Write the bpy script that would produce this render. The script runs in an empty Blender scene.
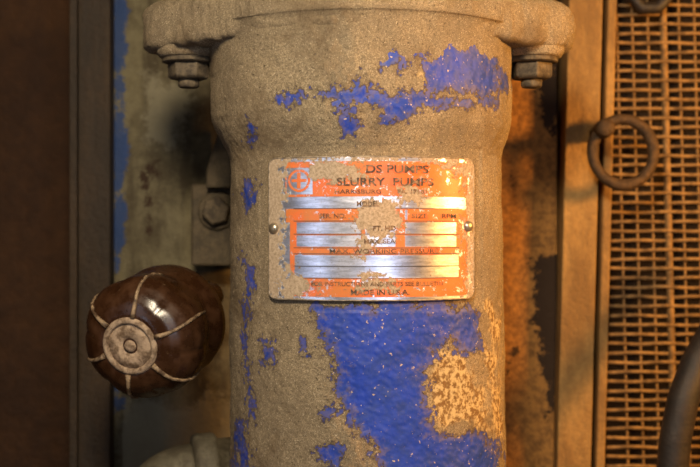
import bpy, math, numpy as np
from mathutils import Vector, noise, Matrix
S=0.0005; D=1200.0; Z0=0.45
scene=bpy.context.scene
scene.view_settings.view_transform='Standard'
rng=np.random.RandomState(4)

def W(x,d,z): return (x*S,d*S,z*S+Z0)
def P(px,py,d):
    k=(D+d)/D
    return W((px-350)*k,d,(233.5-py)*k)
def link(ob,parent=None):
    scene.collection.objects.link(ob)
    if parent: ob.parent=parent
    return ob
def mesh_obj(name,verts,faces,mat,parent=None,smooth=True):
    me=bpy.data.meshes.new(name); me.from_pydata([tuple(v) for v in verts],[],[tuple(f) for f in faces]); me.update()
    if smooth: me.polygons.foreach_set('use_smooth',[True]*len(me.polygons))
    if mat: me.materials.append(mat)
    return link(bpy.data.objects.new(name,me),parent)
def fattr(ob,name,vals):
    a=ob.data.attributes.new(name,'FLOAT','POINT'); a.data.foreach_set('value',np.asarray(vals,dtype=np.float32))
def bevel(ob,w,seg=2,ang=40):
    m=ob.modifiers.new('bevel','BEVEL'); m.width=w*S; m.segments=seg; m.limit_method='ANGLE'; m.angle_limit=math.radians(ang)

# ---------- signed distance
def sdf(poly,X,Y):
    poly=np.array(poly,float); n=len(poly)
    d=np.full(X.shape,1e9); ins=np.zeros(X.shape,bool)
    for i in range(n):
        a=poly[i]; b=poly[(i+1)%n]; e=b-a
        wx=X-a[0]; wy=Y-a[1]
        t=np.clip((wx*e[0]+wy*e[1])/(e@e+1e-9),0,1)
        d=np.minimum(d,np.hypot(wx-e[0]*t,wy-e[1]*t))
        c=((a[1]>Y)!=(b[1]>Y))
        xi=a[0]+(Y-a[1])*e[0]/(e[1] if abs(e[1])>1e-9 else 1e-9)
        ins^=(c&(X<xi))
    return np.where(ins,d,-d)
def field(polys,X,Y,w=30.,base=-1.):
    f=np.full(X.shape,base)
    for p in polys:
        bias=0
        if isinstance(p,tuple) and isinstance(p[0],list): p,bias=p
        f=np.maximum(f,np.clip(sdf(p,X,Y)/w,-1,1)+bias)
    return f

# ---------- node helpers
class NT:
    def __init__(s,name):
        s.m=bpy.data.materials.new(name); s.m.use_nodes=True; s.t=s.m.node_tree
        s.b=s.t.nodes['Principled BSDF']; s.co=s.t.nodes.new('ShaderNodeTexCoord').outputs['Object']
    def put(s,inp,v):
        if isinstance(v,bpy.types.NodeSocket): s.t.links.new(v,inp)
        elif v is not None:
            if isinstance(v,(tuple,list)) and len(v)==3 and inp.type=='RGBA': v=(*v,1)
            inp.default_value=v
    def noise(s,scale,detail=5,rough=.55,dist=0,vec=None,stretch=None):
        n=s.t.nodes.new('ShaderNodeTexNoise'); v=vec or s.co
        if stretch:
            mp=s.t.nodes.new('ShaderNodeMapping'); mp.inputs['Scale'].default_value=stretch; s.t.links.new(v,mp.inputs[0]); v=mp.outputs[0]
        s.t.links.new(v,n.inputs['Vector'])
        n.inputs['Scale'].default_value=scale; n.inputs['Detail'].default_value=detail; n.inputs['Roughness'].default_value=rough; n.inputs['Distortion'].default_value=dist
        return n.outputs['Fac']
    def math(s,op,a,b=0.,c=None):
        n=s.t.nodes.new('ShaderNodeMath'); n.operation=op; s.put(n.inputs[0],a); s.put(n.inputs[1],b)
        if c is not None: s.put(n.inputs[2],c)
        return n.outputs[0]
    def ramp(s,v,a,b,lo=0.,hi=1.):
        n=s.t.nodes.new('ShaderNodeMapRange'); n.interpolation_type='SMOOTHSTEP'
        s.put(n.inputs[0],v); s.put(n.inputs[1],a); s.put(n.inputs[2],b); s.put(n.inputs[3],lo); s.put(n.inputs[4],hi); return n.outputs[0]
    def mix(s,f,a,b,mode='MIX'):
        n=s.t.nodes.new('ShaderNodeMix'); n.data_type='RGBA'; n.blend_type=mode
        s.put(n.inputs[0],f); s.put(n.inputs[6],a); s.put(n.inputs[7],b); return n.outputs[2]
    def attr(s,name):
        n=s.t.nodes.new('ShaderNodeAttribute'); n.attribute_name=name; return n.outputs['Fac']
    def bump(s,h,dist,strength=1.):
        n=s.t.nodes.new('ShaderNodeBump'); n.inputs['Distance'].default_value=dist; n.inputs['Strength'].default_value=strength
        s.t.links.new(h,n.inputs['Height']); s.t.links.new(n.outputs[0],s.b.inputs['Normal'])
    def out(s,col=None,rough=None,metal=None,spec=None):
        s.put(s.b.inputs['Base Color'],col); s.put(s.b.inputs['Roughness'],rough); s.put(s.b.inputs['Metallic'],metal)
        if spec is not None: s.put(s.b.inputs['Specular IOR Level'],spec)
        return s.m
def simple(name,c1,c2,scale=120,rough=.8,metal=0.,bump=.0006,fine=900,lo=.35,hi=.65,stretch=None):
    n=NT(name); a=n.noise(scale,8,.65,stretch=stretch); g=n.noise(fine,4,.7)
    c=n.mix(n.ramp(a,lo,hi),c1,c2); c=n.mix(n.ramp(g,.3,.7,.0,.35),c,tuple(x*.35 for x in c1))
    n.bump(n.math('ADD',g,n.math('MULTIPLY',a,1.5)),bump); return n.out(c,rough,metal,.3)

# ---------- casting material
def casting_mat():
    n=NT('dusty_blue_cast_iron')
    f=n.attr('blue'); n1=n.noise(95,9,.62,.3); n2=n.noise(420,6,.65)
    v=n.math('ADD',f,n.math('MULTIPLY',n.math('SUBTRACT',n1,.5),2.4))
    v=n.math('ADD',v,n.math('MULTIPLY',n.math('SUBTRACT',n2,.5),1.9))
    m=n.ramp(v,.0,.07)
    edge=n.ramp(v,-.22,.0)
    g=n.noise(3000,3,.85); g2=n.noise(800,6,.7); big=n.noise(40,5,.6)
    dust=n.mix(n.ramp(big,.35,.65),(.31,.235,.15),(.45,.345,.215))
    dust=n.mix(n.ramp(g2,.35,.7),dust,(.215,.165,.105))
    dust=n.mix(n.ramp(g,.42,.66,0,.9),dust,(.085,.064,.042))
    sp=n.ramp(n.noise(1700,2,.5),.62,.68,0,.65); dust=n.mix(sp,dust,(.60,.49,.34))
    fl=n.ramp(n.noise(650,3,.6),.65,.69,0,.8); dust=n.mix(fl,dust,(.07,.050,.033))
    stn=n.ramp(n.noise(28,7,.7,.5),.52,.68,0,.55); dust=n.mix(stn,dust,(.14,.095,.055))
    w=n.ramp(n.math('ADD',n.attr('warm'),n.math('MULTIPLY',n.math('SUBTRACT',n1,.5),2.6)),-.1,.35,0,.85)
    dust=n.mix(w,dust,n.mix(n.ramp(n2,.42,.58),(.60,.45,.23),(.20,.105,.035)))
    blue=n.mix(n.ramp(n.noise(120,6,.7),.35,.7),(.009,.036,.31),(.014,.036,.20))
    blue=n.mix(n.ramp(g2,.56,.78,0,.35),blue,(.13,.11,.11))
    film=n.ramp(n.math('ADD',v,n.math('MULTIPLY',n.math('SUBTRACT',n.noise(240,7,.75),.5),2.5)),.0,.65,.5,.02)
    blue=n.mix(film,blue,(.13,.10,.075))
    blue=n.mix(n.ramp(n.noise(520,3,.6),.66,.70,0,.9),blue,(.42,.32,.2))
    c=n.mix(n.math('MULTIPLY',edge,.55),dust,(.10,.07,.045)); c=n.mix(m,c,blue)
    h=n.math('MULTIPLY_ADD',m,-.6,n.math('ADD',n.math('MULTIPLY',g2,n.math('MULTIPLY_ADD',m,-.67,.75)),n.math('MULTIPLY',g,n.math('MULTIPLY_ADD',m,-.74,.8))))
    n.bump(h,.0009,.95)
    return n.out(c,n.ramp(m,0,1,1.0,.52),0.,n.ramp(m,0,1,.0,.25))
MC=casting_mat()
M_DARK=simple('dark_greasy_steel',(.055,.042,.025),(.10,.073,.042),150,.6,.3,.0005)
M_BOLT=simple('dusty_bolt_steel',(.14,.105,.065),(.05,.038,.027),250,.7,.3,.0005)

# ---------- pump casting (lathe)
prof=[(-330,150),(0,150),(14,150),(40,149),(100,149.5),(122,148),(133,145.5),(143,141),(152,137),(160,135),(172,134.3),(300,136),(467,137),(700,138)]
pp=np.array([p[0] for p in prof],float); pr=np.array([p[1] for p in prof],float)
rows=np.concatenate([np.linspace(-150,-30,20)[:-1],np.linspace(-30,520,400),np.linspace(520,1133,30)[1:]])
def cx_at(py): return np.interp(py,[0,120,165,467],[11.5,11,15.5,18])
th=np.concatenate([np.linspace(-105,105,360),np.linspace(105,255,82)[1:-1]])*math.pi/180; NTH=len(th)
V=[];PX=[];PY=[]
for py in rows:
    z=233.5-py; R=np.interp(py,pp,pr); c=float(cx_at(py))
    for t in th:
        q=Vector((math.sin(t)*R,-math.cos(t)*R,z))
        dd=noise.noise(q/45)*1.5+noise.noise(q/13)*.7+noise.noise(q/5)*.5+noise.noise(q/2.2)*.5
        if -48*math.pi/180<t<52*math.pi/180 and -70<z<80: dd=dd*.3-.9
        r=R+dd
        x=c+math.sin(t)*r; d=-math.cos(t)*r
        V.append(W(x,d,z)); k=D/(D+d); PX.append(350+x*k); PY.append(233.5-z*k)
F=[]
for j in range(len(rows)-1):
    for i in range(NTH):
        i2=(i+1)%NTH; F.append((j*NTH+i,(j+1)*NTH+i,(j+1)*NTH+i2,j*NTH+i2))
pump=mesh_obj('slurry_pump_housing',V,F,MC)
PX=np.array(PX);PY=np.array(PY)
front=np.array([v[1]<0.02 for v in V])
blue_polys=[
 ([(316,308),(350,306),(400,304),(455,305),(476,318),(476,345),(464,352),(450,340),(434,352),(424,372),(428,396),(430,430),(470,432),(498,444),(500,560),(385,560),(378,440),(355,424),(343,412),(341,375),(322,345)],.12),
 ([(276,97),(330,91),(372,86),(398,92),(440,97),(496,97),(494,104),(440,106),(395,118),(376,104),(330,99),(276,100)],.05),
 ([(426,62),(448,44),(474,44),(492,62),(500,86),(478,92),(455,88),(432,84)],.3),
 ([(381,50),(420,42),(424,58),(400,62),(384,60)],.15),
 ([(384,104),(414,102),(402,120),(382,122)],.1),
 ([(340,112),(358,110),(356,134),(344,132)],.1),
 ([(246,120),(256,124),(256,146),(246,146)],-.15),
 ([(243,180),(256,176),(256,205),(243,210)],-.15),
 ([(242,250),(252,248),(254,320),(244,330)],-.15),
 ([(262,340),(275,336),(274,370),(264,366)],.05),
 ([(238,330),(248,330),(256,400),(256,425),(244,400)],-.2),
 ([(326,400),(346,404),(345,418),(328,416)],.1),
 ([(232,420),(244,410),(252,467),(240,500),(232,470)],-.15),
 ([(300,335),(309,338),(308,352),(301,350)],-.02),
 ([(316,444),(340,450),(336,465),(318,460)],0),
]
fb=field(blue_polys,PX,PY,22.); fb=np.where(front,fb,-.45); fattr(pump,'blue',fb)
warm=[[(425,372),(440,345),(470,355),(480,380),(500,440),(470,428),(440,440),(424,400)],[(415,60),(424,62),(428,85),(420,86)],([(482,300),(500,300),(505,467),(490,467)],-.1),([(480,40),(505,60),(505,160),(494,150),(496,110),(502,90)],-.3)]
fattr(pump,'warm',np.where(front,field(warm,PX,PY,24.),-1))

# ---------- flange
pts=[]
for (c0,r) in ((0,152.5),(-163,51),(163,51)):
    for a in np.linspace(0,2*math.pi,180,endpoint=False): pts.append((c0+r*math.cos(a),r*math.sin(a)))
pts=sorted(set(pts))
def half(ps):
    h=[]
    for p in ps:
        while len(h)>1 and (h[-1][0]-h[-2][0])*(p[1]-h[-2][1])-(h[-1][1]-h[-2][1])*(p[0]-h[-2][0])<=0: h.pop()
        h.append(p)
    return h
hull=half(pts)[:-1]+half(pts[::-1])[:-1]
H=np.array(hull+[hull[0]]); L=np.concatenate([[0],np.cumsum(np.hypot(*np.diff(H,axis=0).T))])
NN=620; ss=np.linspace(0,L[-1],NN,endpoint=False); O=np.stack([np.interp(ss,L,H[:,0]),np.interp(ss,L,H[:,1])],1)
T=np.roll(O,-1,0)-np.roll(O,1,0); T/=np.hypot(T[:,0],T[:,1])[:,None]; Nn=np.stack([T[:,1],-T[:,0]],1)
lay=[(-75,180),(-30,180),(-10,180),(-4,181.5),(-1,185),(0,190),(0.3,197),(0,203),(0,209),(0,215),(-3,221),(-9,226),(-16,229),(-30,231),(-75,231)]
V=[];F=[]
for (o,z) in lay:
    for p,nn in zip(O,Nn):
        q=Vector((p[0],p[1],z)); dd=noise.noise(q/24)*2.6+noise.noise(q/8)*1.6+noise.noise(q/3)*.9
        if o<-20: dd=0
        if o<=-75: x,d=p*0.45
        else: x,d=p+nn*(o+dd)
        V.append(W(8.5+x,d,z+noise.noise(q/14+Vector((9,9,9)))*2.2))
for j in range(len(lay)-1):
    for i in range(NN):
        i2=(i+1)%NN; F.append((j*NN+i,j*NN+i2,(j+1)*NN+i2,(j+1)*NN+i))
fl=mesh_obj('flange',V,F,MC,pump); fattr(fl,'blue',[-1.]*len(V)); fattr(fl,'warm',[-1]*len(V))
V=[];F=[];NB=300;NJ=14
for j in range(NJ):
    a=j/(NJ-1)*math.pi/2; r=149+9*(1-math.cos(a)); z=146+50*math.sin(a)
    for i in range(NB):
        t=i/NB*2*math.pi; q=Vector((math.cos(t)*150,math.sin(t)*150,z)); rr=r+noise.noise(q/14)*1.5+noise.noise(q/4)*.5-(2.2 if j==0 else 0)
        V.append(W(11+math.cos(t)*rr,math.sin(t)*rr,z))
for i in range(NB):
    t=i/NB*2*math.pi; V.append(W(11+math.cos(t)*148,math.sin(t)*148,206))
NJ+=1
for j in range(NJ-1):
    for i in range(NB): i2=(i+1)%NB; F.append((j*NB+i,j*NB+i2,(j+1)*NB+i2,(j+1)*NB+i))
fi=mesh_obj('flange_fillet',V,F,MC,pump); fattr(fi,'blue',[-1.]*len(V)); fattr(fi,'warm',[-1]*len(V))

# ---------- generic prism / lathe along axis
def basis(axis):
    a=Vector(axis).normalized(); u=a.cross(Vector((0,0,1)))
    if u.length<.01: u=Vector((1,0,0))
    u.normalize(); v=a.cross(u); return a,u,v
def lathe(name,prof,origin,axis,mat,parent=None,n=48,smooth=True,rot=0.,mod=None,cap=True):
    a,u,v=basis(axis); o=Vector(origin); V=[];F=[]
    for (r,h) in prof:
        for i in range(n):
            t=2*math.pi*i/n+rot; rr=r*(mod(t,r,h) if mod else 1)
            q=o+a*h+u*math.cos(t)*rr+v*math.sin(t)*rr; V.append(W(*q))
    for j in range(len(prof)-1):
        for i in range(n): i2=(i+1)%n; F.append((j*n+i,j*n+i2,(j+1)*n+i2,(j+1)*n+i))
    if cap: F.append(tuple(range(n))[::-1]); F.append(tuple((len(prof)-1)*n+i for i in range(n)))
    ob=mesh_obj(name,V,F,mat,parent,smooth)
    import bmesh
    bm=bmesh.new(); bm.from_mesh(ob.data); bmesh.ops.recalc_face_normals(bm,faces=bm.faces); bm.to_mesh(ob.data); bm.free()
    return ob
def raw(px,py,d): k=(D+d)/D; return ((px-350)*k,d,(233.5-py)*k)
def hexnut(name,origin,axis,r,h,mat,parent,rot=0.):
    ob=lathe(name,[(r*.86,0),(r,h*.12),(r,h*.85),(r*.84,h)],origin,axis,mat,parent,6,False,rot); bevel(ob,1.2); return ob
for px,nm,tz in ((-168,'left',0),(171,'right',.4)):
    o=(8.5+px,-14,181)
    bo=lathe('boss_'+nm,[(33,4),(31,-4),(29,-7),(27,-8)],o,(0,0,1),MC,pump,40,True)
    fattr(bo,'blue',[-1.]*len(bo.data.vertices)); fattr(bo,'warm',[-1]*len(bo.data.vertices))
    lathe('washer_'+nm,[(26,-7),(26,-12),(24,-13)],o,(0,0,1),M_BOLT,pump,32,False)
    hexnut('nut_'+nm,(o[0],o[1],169),(0,0,-1),21,17,M_BOLT,pump,tz)
    lathe('stud_'+nm,[(10.5,0),(10.5,6),(9,8)],(o[0],o[1],152),(0,0,-1),M_BOLT,pump,24,True)
    hexnut('bolt_head_'+nm,(o[0],o[1],231),(0,0,1),21,15,M_BOLT,pump,tz)

# ---------- nameplate
RP=138.6; CX=15.6
tt=np.linspace(math.radians(-60),math.radians(60),800)
pxt=350+(CX+RP*np.sin(tt))*D/(D-RP*np.cos(tt))
KF=D/(D-RP)
def th_of(px): return np.interp(px,pxt,tt)
def bend(px,py,off=0.):
    t=float(th_of(px)); z=(233.5-py)/KF; return W(CX+(RP+off)*math.sin(t),-(RP+off)*math.cos(t),z)
x0,x1,y0,y1=269.5,473.5,156.5,300.5; st=.6
us=np.arange(x0,x1+.01,st); vs=np.arange(y0,y1+.01,st); nu,nv=len(us),len(vs)
U,Vv=np.meshgrid(us,vs)
def rrect(X,Y,a,b,c,d,r):
    qx=np.abs(X-(a+c)/2)-(c-a)/2+r; qy=np.abs(Y-(b+d)/2)-(d-b)/2+r
    return -(np.hypot(np.maximum(qx,0),np.maximum(qy,0))+np.minimum(np.maximum(qx,qy),0)-r)
org=np.zeros(U.shape)
def R(a,b,c,d,val):
    org[(U>=a)&(U<=c)&(Vv>=b)&(Vv<=d)]=val
org[(rrect(U,Vv,286,161,467,297,4)>0)]=1
R(287,167,313,194,0)
e=((U-299.5)/11)**2+((Vv-180)/11.5)**2; org[(e<1)&(e>.62)]=1; org[(abs(U-299.5)<1.8)&(abs(Vv-180)<8)]=1; org[(e<.45)&(abs(Vv-180)<1.6)]=1
R(286,196.5,466,208.5,0)
R(382,197,384,208,1)
R(297,222,361,233.5,0); R(405,222,456,233.5,0)
R(297,235.5,361,247,0); R(405,235.5,456,247,0); R(365,222,395,247,0)
R(295,255,458,278,0)
R(405,209.5,407,220,0)
R(286,222,290,297,0)
lines=np.zeros(U.shape)
for y in (208.6,221,234.4,247.8,254.2,266.6,278.8):
    lines[(abs(Vv-y)<.65)&(U>294)&(U<459)]=1
keep=rrect(U,Vv,x0,y0,x1,y1,7)>=-.3
idx=-np.ones(U.shape,int); idx[keep]=np.arange(keep.sum())
vv=[bend(a,b,noise.noise(Vector((a/40,b/40,3)))*.6) for a,b in zip(U[keep],Vv[keep])]
ff=[]
for j in range(nv-1):
    for i in range(nu-1):
        q=(idx[j,i],idx[j+1,i],idx[j+1,i+1],idx[j,i+1])
        if min(q)>=0: ff.append(tuple(int(k) for k in q))
dpol=[([(312,163),(345,163),(362,176),(330,180),(313,175)],.2),([(366,207),(392,206),(398,226),(380,236),(360,222)],.35),([(285,262),(300,276),(318,288),(300,300),(280,298)],.05),
 ([(402,192),(425,190),(420,200),(400,200)],.2),([(362,236),(372,236),(372,254),(358,254)],.15),([(430,160),(470,160),(470,178),(448,172)],-.05),([(456,215),(470,212),(472,240),(458,236)],-.1),([(262,150),(285,150),(282,300),(262,300)],.1),([(466,150),(476,150),(476,300),(467,300)],.1),([(360,270),(395,276),(400,296),(350,290)],-.15),([(270,150),(475,150),(475,161),(270,161)],.0)]
fd=field(dpol,U,Vv,18.)
def plate_mat():
    n=NT('etched_nameplate_metal')
    o=n.attr('orange'); ln=n.attr('lines'); d=n.attr('dust')
    n1=n.noise(260,8,.65); n2=n.noise(900,6,.7); n3=n.noise(60,4,.6)
    dm=n.ramp(n.math('ADD',d,n.math('ADD',n.math('MULTIPLY',n.math('SUBTRACT',n1,.5),2.8),n.math('MULTIPLY',n.math('SUBTRACT',n2,.5),1.)) ),0,.1)
    chip=n.ramp(n.math('ADD',n1,n.math('MULTIPLY',n2,.5)),.60,.66,0.,1.)
    om=n.math('MULTIPLY',n.ramp(o,.4,.6),chip)
    silver=n.mix(n.ramp(n.noise(120,5,.7,stretch=(1,1,6)),.3,.7),(.78,.80,.94),(.42,.44,.54))
    silver=n.mix(n.ramp(n2,.52,.75,0,.6),silver,(.26,.19,.13))
    orange=n.mix(n.ramp(n3,.35,.65),(.60,.12,.03),(.46,.145,.04)); orange=n.mix(n.ramp(n2,.48,.72,0,.6),orange,(.28,.15,.085))
    c=n.mix(om,silver,orange); c=n.mix(n.math('MULTIPLY',n.ramp(ln,.3,.7),.8),c,(.07,.05,.04))
    dust=n.mix(n.ramp(n2,.35,.65),(.38,.285,.20),(.22,.16,.10)); c=n.mix(dm,c,dust)
    nd=n.math('SUBTRACT',1.,dm)
    met=n.math('MULTIPLY',n.math('MULTIPLY_ADD',om,-1.,1.),n.math('MULTIPLY',nd,.92))
    n.bump(n.math('ADD',n.math('MULTIPLY',dm,1.),n.math('ADD',n.math('MULTIPLY',om,.25),n.math('MULTIPLY',n2,.35))),.0003,.7)
    return n.out(c,n.ramp(dm,0,1,.31,.95),met,.3)
MP=plate_mat()
plate=mesh_obj('pump_nameplate',vv,ff,MP)
fattr(plate,'orange',org[keep]); fattr(plate,'lines',lines[keep]); fattr(plate,'dust',fd[keep])
sm=plate.modifiers.new('thick','SOLIDIFY'); sm.thickness=1.4*S; sm.offset=0
def tube(name,path,r,mat,parent=None,n=10,closed=False,radii=None):
    path=[Vector(p) for p in path]; V=[];F=[];m=len(path); up=None
    for j,p in enumerate(path):
        if closed: t=path[(j+1)%m]-path[j-1]
        else: t=path[min(j+1,m-1)]-path[max(j-1,0)]
        t.normalize()
        if up is None: up=Vector((0,0,1)) if abs(t.z)<.9 else Vector((0,1,0))
        u=(up-t*up.dot(t)).normalized(); up=u; v=t.cross(u); rr=(radii[j] if radii else r)*S
        for i in range(n): a=2*math.pi*i/n; V.append(p+u*math.cos(a)*rr+v*math.sin(a)*rr)
    for j in range(m if closed else m-1):
        j2=(j+1)%m
        for i in range(n): i2=(i+1)%n; F.append((j*n+i,j*n+i2,j2*n+i2,j2*n+i))
    if not closed: F.append(tuple(range(n))[::-1]); F.append(tuple((m-1)*n+i for i in range(n)))
    return mesh_obj(name,V,F,mat,parent)
M_RIM=simple('worn_plate_rim',(.36,.29,.21),(.12,.09,.06),300,.5,.4,.0002)
loop=[]
for (ccx,ccy,a0) in ((x1-7,y0+7,-90),(x1-7,y1-7,0),(x0+7,y1-7,90),(x0+7,y0+7,180)):
    for a in range(0,91,15): t=math.radians(a0+a); loop.append((ccx+7*math.cos(t),ccy+7*math.sin(t)))
dense=[]
for i in range(len(loop)):
    a=loop[i]; b=loop[(i+1)%len(loop)]; k=max(1,int(math.hypot(a[0]-b[0],a[1]-b[1])/5))
    for q in range(k): dense.append(bend(a[0]+(b[0]-a[0])*q/k,a[1]+(b[1]-a[1])*q/k,.3))
tube('rim',dense,.8,M_RIM,plate,8,True)
M_RIV=simple('rivet_steel',(.60,.5,.38),(.40,.32,.22),300,.3,.8,.0001)
for k,(px,py) in enumerate(((274.5,228),(467.5,226))):
    t=float(th_of(px)); o=(CX+RP*math.sin(t),-RP*math.cos(t),(233.5-py)/KF)
    lathe('rivet_%d'%(k+1),[(5.2,-1),(5.2,1),(4.6,2.6),(3.2,3.9),(1.4,4.5),(.2,4.6)],o,(math.sin(t),-math.cos(t),0),M_RIV,plate,20)
M_TXT=simple('worn_etched_letters',(.055,.036,.025),(.26,.145,.08),330,.7,.0,.0001,lo=.44,hi=.62)
def text(s,px,py,size,mat,w=None,bold=.0,nm='lettering'):
    cu=bpy.data.curves.new('t','FONT'); cu.body=s; cu.size=size; cu.offset=bold; cu.resolution_u=3
    ob=bpy.data.objects.new('t',cu); scene.collection.objects.link(ob)
    dg=bpy.context.evaluated_depsgraph_get(); me=bpy.data.meshes.new_from_object(ob.evaluated_get(dg))
    bpy.data.objects.remove(ob)
    import bmesh
    bm=bmesh.new(); bm.from_mesh(me); bmesh.ops.subdivide_edges(bm,edges=[e for e in bm.edges if e.calc_length()>4],cuts=1); bmesh.ops.triangulate(bm,faces=bm.faces)
    xs=[v.co.x for v in bm.verts]; a,b=min(xs),max(xs); k=(w/(b-a)) if w else 1
    for v in bm.verts: v.co=Vector(bend(px+(v.co.x-a)*k,py-v.co.y,1.6))
    bm.to_mesh(me); bm.free(); me.materials.clear(); me.materials.append(mat)
    o=bpy.data.objects.new(nm,me); link(o,plate)
text('DS PUMPS',366,172.5,11,M_TXT,62,.2)
text('SLURRY  PUMPS',337,185.3,11,M_TXT,96,.2)
text('PA. 17101',397,193.5,6.3,M_TXT,29,.08)
text('HARRISBURG',335,193.5,6,M_TXT,46,.03)
text('SER. NO.',320,218,6.5,M_TXT,26,.03); text('MODEL',357,206,7,M_TXT,22,.05); text('SIZE',411,218,6.5,M_TXT,16,.03); text('RPM',441,218,6.5,M_TXT,14,.03)
text('FT. HD.',373,230.5,7,M_TXT,24,.1); text('MAX. SEA.',364,243.5,6.5,M_TXT,32,.05)
text('MAX. WORKING PRESSURE',330,253.3,6.3,M_TXT,108,.03)
text('FOR INSTRUCTIONS AND PARTS SEE BULLETIN',312,286,6,M_TXT,130,.03)
text('MADE IN U.S.A.',351,294.8,7.5,M_TXT,58,.12)

# ---------- knob
def knob_mat():
    n=NT('glossy_brown_bakelite'); a=n.noise(120,5,.6); b=n.noise(900,4,.7)
    c=n.mix(n.ramp(a,.4,.7),(.022,.008,.003),(.045,.018,.007)); dm=n.ramp(n.math('ADD',n.noise(330,7,.75),n.math('MULTIPLY',b,.3)),.76,.92,0,.5)
    c=n.mix(dm,c,(.18,.12,.065)); n.bump(n.math('ADD',a,n.math('MULTIPLY',b,.16)),.0004,.5)
    return n.out(c,n.ramp(a,.35,.7,.22,.42),0,.45)
MK=knob_mat(); M_DUSTK=simple('dusty_worn_bakelite',(.38,.27,.18),(.11,.065,.035),200,.7,0,.0005,lo=.42,hi=.62)
M_RIBK=simple('worn_rib_edge',(.28,.19,.11),(.05,.025,.012),240,.5,0,.0003,lo=.42,hi=.60)
KO=raw(143,338,-20); KA=(-.27,-.93,-.19)
kp=[(.5,28),(24,28),(30,29),(34,28.5),(42,26),(50,20.5),(57.5,11),(61.5,0),(61.5,-12),(58.5,-26),(56,-37),(57.5,-48),(60,-60),(58,-73),(50,-85),(34,-94),(17,-99),(15,-104),(15,-175)]
kk=np.array(kp); sgm=np.concatenate([[0],np.cumsum(np.hypot(*np.diff(kk,axis=0).T))]); sq=np.linspace(0,sgm[-1],120)
kps=list(zip(np.interp(sq,sgm,kk[:,0]),np.interp(sq,sgm,kk[:,1])))
R0=math.radians(20)
def kmod(t,r,h):
    if h>27.9 or h<-40: return 1.
    w=min(1,max(0,(r-32)/20))*min(1,(h+40)/15); return 1+.06*w*(abs(math.cos(3*(t-R0)))**.6-.75)
knob=lathe('valve_hand_knob',kps,KO,KA,MK,None,144,True,0,kmod)
a,u,v=basis(KA)
for i in range(6):
    t=R0+i*math.pi/3; path=[];rd=[]
    prof2=[(29,29.5),(35,29),(43,26.3),(51,21),(58.5,11.5),(62.6,0),(62.8,-12),(59.5,-26),(56.5,-36)]
    for j,(r,h) in enumerate(prof2):
        tw=t+math.sin(j*.9+i)*.03
        path.append(W(*(Vector(KO)+a*h+u*math.cos(tw)*r+v*math.sin(tw)*r))); rd.append([2.8,2.3,1.9,1.7,1.7,1.6,1.5,1.2,.5][j])
    tube('rib_%d'%(i+1),path,2.4,M_RIBK,knob,8,False,rd)
lathe('hub_ring',[(22.5,24),(22.5,30),(24,31.5),(26.5,31.5),(28.5,29.5),(29.5,25)],KO,KA,M_DUSTK,knob,64)
lathe('hub_face',[(24,25),(24,28.2),(8,28.8),(7.5,27.5),(6,27.5),(5.5,29.6),(2,30.3),(.2,30.4)],KO,KA,M_DUSTK,knob,48)
lathe('stem_gland',[(22,-104),(26,-106),(26,-120),(22,-122)],KO,KA,M_BOLT,knob,6,False)

# ---------- background
def plate_grid(name,pxa,pxb,d,pya,pyb,step,mat,thick=20,parent=None,lean=0.):
    xs=np.arange(pxa,pxb+step*.5,step); ys=np.arange(pya,pyb+step*.5,step); V=[];X=[];Y=[]
    for y in ys:
        for x in xs:
            xx=x+lean*(y-233)/233
            V.append(P(xx,y,d+noise.noise(Vector((x/60,y/60,d)))*3)); X.append(xx);Y.append(y)
    nx=len(xs); F=[(j*nx+i,(j+1)*nx+i,(j+1)*nx+i+1,j*nx+i+1) for j in range(len(ys)-1) for i in range(nx-1)]
    ob=mesh_obj(name,V,F,mat,parent); m=ob.modifiers.new('t','SOLIDIFY'); m.thickness=thick*S; m.offset=-1
    return ob,np.array(X),np.array(Y)
def panel_mat():
    n=NT('worn_painted_steel_panel'); n1=n.noise(60,8,.65); n2=n.noise(300,6,.7); st_=n.noise(90,6,.6,stretch=(1,1,.15))
    c=n.mix(n.ramp(n1,.35,.65),(.13,.108,.06),(.06,.046,.024)); c=n.mix(n.ramp(st_,.42,.65,0,.7),c,(.035,.024,.012))
    c=n.mix(n.ramp(n2,.55,.75,0,.4),c,(.17,.145,.09))
    nn=n.math('MULTIPLY',n.math('SUBTRACT',n1,.5),2.6); n22=n.math('MULTIPLY',n.math('SUBTRACT',n2,.5),1.2)
    pl=n.ramp(n.math('ADD',n.attr('pale'),n.math('ADD',nn,n22)),-.2,.4,0,.7); c=n.mix(pl,c,(.20,.175,.115))
    r=n.ramp(n.math('ADD',n.attr('rust'),n.math('ADD',nn,n22)),-.1,.25)
    c=n.mix(r,c,n.mix(n.ramp(n2,.35,.65),(.33,.15,.034),(.15,.068,.018)))
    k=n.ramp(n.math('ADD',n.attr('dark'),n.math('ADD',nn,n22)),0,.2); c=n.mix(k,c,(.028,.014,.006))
    b=n.ramp(n.math('ADD',n.attr('blue'),n.math('ADD',nn,n22)),0,.3,0,.8); c=n.mix(b,c,(.010,.038,.13))
    n.bump(n.math('ADD',n1,n.math('MULTIPLY',n2,.7)),.0016,.9); return n.out(c,.8,0,.25)
MPN=panel_mat()
bp,X,Y=plate_grid('steel_backing_panel',113,558,250,-140,976,4,MPN)
fattr(bp,'blue',field([([(114,-140),(124,-140),(126,40),(124,150),(118,270),(114,270)],.25),([(113,380),(121,385),(120,410),(113,412)],.2),([(226,262),(236,262),(236,300)],-.1)],X,Y,14))
fattr(bp,'rust',field([([(480,-150),(600,-150),(600,1000),(480,1000)],.25)],X,Y,30))
fattr(bp,'pale',field([([(120,410),(235,400),(235,560),(120,560)],.2),([(130,60),(200,80),(190,150),(140,150)],-.3)],X,Y,30))
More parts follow.
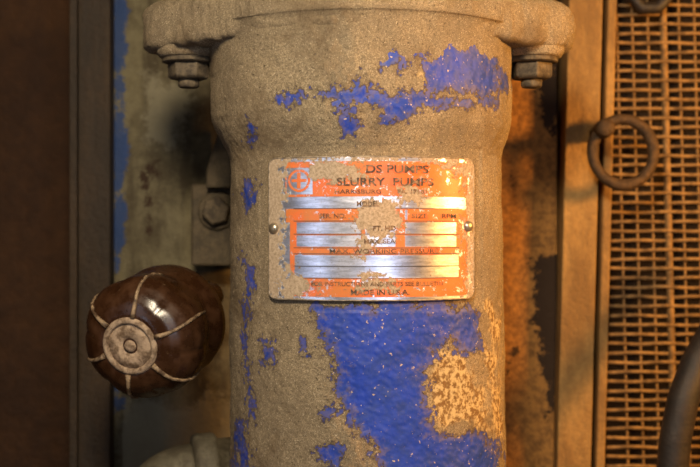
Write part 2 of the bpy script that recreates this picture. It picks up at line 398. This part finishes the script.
fattr(bp,'dark',field([([(536,50),(558,60),(556,130),(545,125)],.15),([(536,250),(562,262),(566,370),(548,420),(542,350)],.15),([(505,320),(520,340),(515,380),(505,390)],-.2),([(505,170),(515,170),(515,190)],-.2),([(130,170),(160,150),(150,240)],-.3)],X,Y,22))
def boxpx(name,pxa,pxb,pya,pyb,d0,d1,mat,parent=None,lean=0.,bev=1.5):
    k=(D+d0)/D; xa,xb=(pxa-350)*k,(pxb-350)*k; za,zb=(233.5-pya)*k,(233.5-pyb)*k
    if pyb>700: zb=-900
    V=[]
    for d in (d0,d1):
        for (x,z) in ((xa,zb),(xb,zb),(xb,za),(xa,za)): V.append(W(x-lean*z/233,d,z))
    F=[(0,1,2,3),(7,6,5,4),(0,4,5,1),(1,5,6,2),(2,6,7,3),(3,7,4,0)]
    ob=mesh_obj(name,V,F,mat,parent,False)
    if bev: bevel(ob,bev)
    return ob
M_TAN=simple('dusty_ochre_steel',(.28,.16,.05),(.15,.08,.025),50,.8,0,.001,300,stretch=(1,1,.4))
M_BEAM=simple('dark_brown_beam',(.022,.013,.006),(.040,.022,.009),60,.7,0,.001,300,stretch=(1,1,.3))
M_WALL=simple('dark_brown_wall',(.045,.017,.004),(.026,.009,.002),15,.85,0,.002,120)
boxpx('steel_channel_post',563,597,-150,730,222,300,M_TAN,None,-6)
boxpx('steel_angle_beam',77,110,-150,730,225,320,M_BEAM)
boxpx('beam_flange_edge',69,77,-150,730,215,320,M_BEAM,bpy.data.objects['steel_angle_beam'])
V=[W(-2600,430,-900),W(2600,430,-900),W(2600,430,1500),W(-2600,430,1500),W(-2600,470,-900),W(2600,470,-900),W(2600,470,1500),W(-2600,470,1500)]
mesh_obj('wall_back',V,[(0,1,2,3),(7,6,5,4),(0,4,5,1),(1,5,6,2),(2,6,7,3),(3,7,4,0)],M_WALL,None,False)
V=[W(-2600,-2600,-900),W(2600,-2600,-900),W(2600,430,-900),W(-2600,430,-900),W(-2600,-2600,-940),W(2600,-2600,-940),W(2600,430,-940),W(-2600,430,-940)]
mesh_obj('floor',V,[(0,1,2,3),(7,6,5,4),(0,4,5,1),(1,5,6,2),(2,6,7,3),(3,7,4,0)],simple('oily_concrete_floor',(.12,.09,.06),(.07,.05,.035),10,.8,0,.002,80),None,False)

# grille
M_GR=simple('dusty_grille_wire',(.26,.15,.055),(.10,.055,.02),160,.75,.1,.0004)
gf=boxpx('ventilation_grille',602,611,-150,730,232,300,M_TAN,None,-6,2)
V=[];F=[]
def addtube(path,r,n=6):
    base=len(V); m=len(path)
    for j,p in enumerate(path):
        t=(path[min(j+1,m-1)]-path[max(j-1,0)]).normalized(); u=Vector((0,1,0)); w=t.cross(u).normalized()
        for i in range(n): a=2*math.pi*i/n; V.append(p+(u*math.cos(a)+w*math.sin(a))*r*S)
    for j in range(m-1):
        for i in range(n): i2=(i+1)%n; F.append((base+j*n+i,base+j*n+i2,base+(j+1)*n+i2,base+(j+1)*n+i))
y=-145.; r_=0
while y<700:
    path=[Vector(P(x,y+.4*math.sin(x/9+r_*math.pi)+.7*noise.noise(Vector((x/40,y/7,1))),262+2.0*math.sin(x/9+r_*math.pi))) for x in np.arange(606,1000,3)]
    addtube(path,2.3); y+=9.4; r_+=1
for k,x in enumerate(np.arange(622,1000,15.5)):
    path=[Vector(P(x+6*(y-233)/233,y,264)) for y in np.arange(-150,731,40)]
    addtube(path,4.6 if k%3==0 and k>0 else 1.6)
mesh_obj('wires',V,F,M_GR,gf)
bk=boxpx('grille_shade_sheet',606,1000,-150,730,300,320,simple('painted_gap_shade',(.016,.008,.003),(.010,.005,.002),80,.9,0,.0005),gf,0,0)  # added dark sheet; its near-black colour stands in for shade between the wires
M_RING=simple('rusted_ring_steel',(.045,.025,.012),(.085,.047,.02),220,.6,.3,.0006)
c=Vector(P(623,152,190)); k=(D+190)/D; path=[];rd=[]
for i in range(64):
    t=2*math.pi*i/64; path.append(c+Vector((math.cos(t)*30.5*k*S,math.sin(t)*.3*12*S,math.sin(t)*33*k*S))); rd.append(6.6+.5*math.sin(3*t))
ring=tube('lifting_eye_ring',path,6,M_RING,None,14,True,rd)
o=raw(597,132,222)
lathe('eye_shank',[(9,-32),(9,0),(11,2),(11,16),(8,22)],(o[0],190,o[2]),(0,-.98,.05),M_RING,ring,20)
M_HOSE=simple('black_rubber',(.014,.011,.009),(.026,.018,.013),120,.5,0,.0003)
hp=[(790,235,150),(745,285,130),(718,325,118),(697,362,108),(683,400,100),(675,440,98),(671,490,98),(672,560,105),(690,680,120),(700,1035,130)]
cp=np.array(hp,float); tq=np.linspace(0,len(hp)-1,90)
tube('black_rubber_hose',[P(*[float(np.interp(q,range(len(hp)),cp[:,i])) for i in range(3)]) for q in tq],17,M_HOSE,None,20)
hp2=[(672,-90,246),(674,-30,246),(670,-6,246),(658,8,246),(642,8,246),(630,-6,246),(626,-30,246),(626,-90,246)]
cp2=np.array(hp2,float); tq=np.linspace(0,len(hp2)-1,40)
tube('hanging_cable',[P(*[float(np.interp(q,range(len(hp2)),cp2[:,i])) for i in range(3)]) for q in tq],7,M_HOSE,gf,14)

# bracket
br=boxpx('mounting_bracket',191,245,184,266,190,248,M_DARK,None,0,3)
V=[P(206,188,170),P(246,188,170),P(246,120,170),P(222,120,170),P(206,170,170)]; n=len(V)
V2=[(v[0],v[1]+60*S,v[2]) for v in V]
g=mesh_obj('gusset',V+V2,[tuple(range(n)),tuple(range(n,2*n))[::-1]]+[(i,n+i,n+(i+1)%n,(i+1)%n) for i in range(n)],M_DARK,br,False); bevel(g,2)
o=raw(217,211,190)
lathe('bolt_washer',[(22,0),(22,4),(20,5)],(o[0],190,o[2]),(0,-1,0),M_DARK,br,32,False)
hexnut('bolt_head',(o[0],185,o[2]),(0,-1,0),17,13,M_BOLT,br,.3)
M_PIPE=simple('galvanised_pipe',(.14,.12,.08),(.07,.056,.036),120,.55,.3,.0005)
o=raw(244,477,60)
pf=lathe('pipe_elbow_fitting',[(38,-14),(38,30),(43,32),(45,36),(45,52),(43,56),(36,58)],(o[0],90,o[2]),(-1,-.25,-.05),M_PIPE,None,48)
pth=[];o2=Vector((o[0],90,o[2]))+Vector((-1,-.25,-.05)).normalized()*56
for q in np.linspace(0,1.5,16):
    pth.append(W(o2.x-48*math.sin(q),o2.y-12*math.sin(q),o2.z-48*(1-math.cos(q))))
pth.append(W(o2.x-50,o2.y-12,-890)); tube('elbow',pth,35,M_PIPE,pf,36)

# ---------- lights
def area(name,px,py,d,size,energy,col,target=(16,-60,0),sy=None):
    l=bpy.data.lights.new(name,'AREA'); l.energy=energy; l.color=col; l.size=size*S
    if sy: l.shape='RECTANGLE'; l.size_y=sy*S
    o=bpy.data.objects.new(name,l); o.location=W(px,d,py); link(o)
    o.rotation_euler=(Vector(W(*target))-Vector(o.location)).to_track_quat('-Z','Y').to_euler(); return o
area('work_light',-80,520,-1000,180,4.7,(1,.84,.60))
area('sodium_lamp',1150,260,-420,180,8.0,(1,.47,.10),(200,100,0))
area('plate_sheen_light',330,20,-1500,160,1.2,(.70,.80,1),(16,0,0),1100)  # added cool area light, tall so the nameplate silver reflects it
area('plate_left_sheen_light',-900,20,-1100,100,.5,(.70,.80,1),(16,0,0),900)  # second added cool strip, for a bluish reflection on the plate's left side
w=bpy.data.worlds.new('dim_workshop'); scene.world=w; w.use_nodes=True
w.node_tree.nodes['Background'].inputs[0].default_value=(1,.55,.2,1); w.node_tree.nodes['Background'].inputs[1].default_value=.05

cam=bpy.data.cameras.new('camera'); co=bpy.data.objects.new('camera',cam); link(co)
co.location=W(0,-D,0); co.rotation_euler=(math.pi/2,0,0); cam.sensor_width=36; cam.lens=36*D/700
cam.clip_start=.01; cam.dof.use_dof=True; cam.dof.focus_distance=(D-110)*S; cam.dof.aperture_fstop=11
scene.camera=co
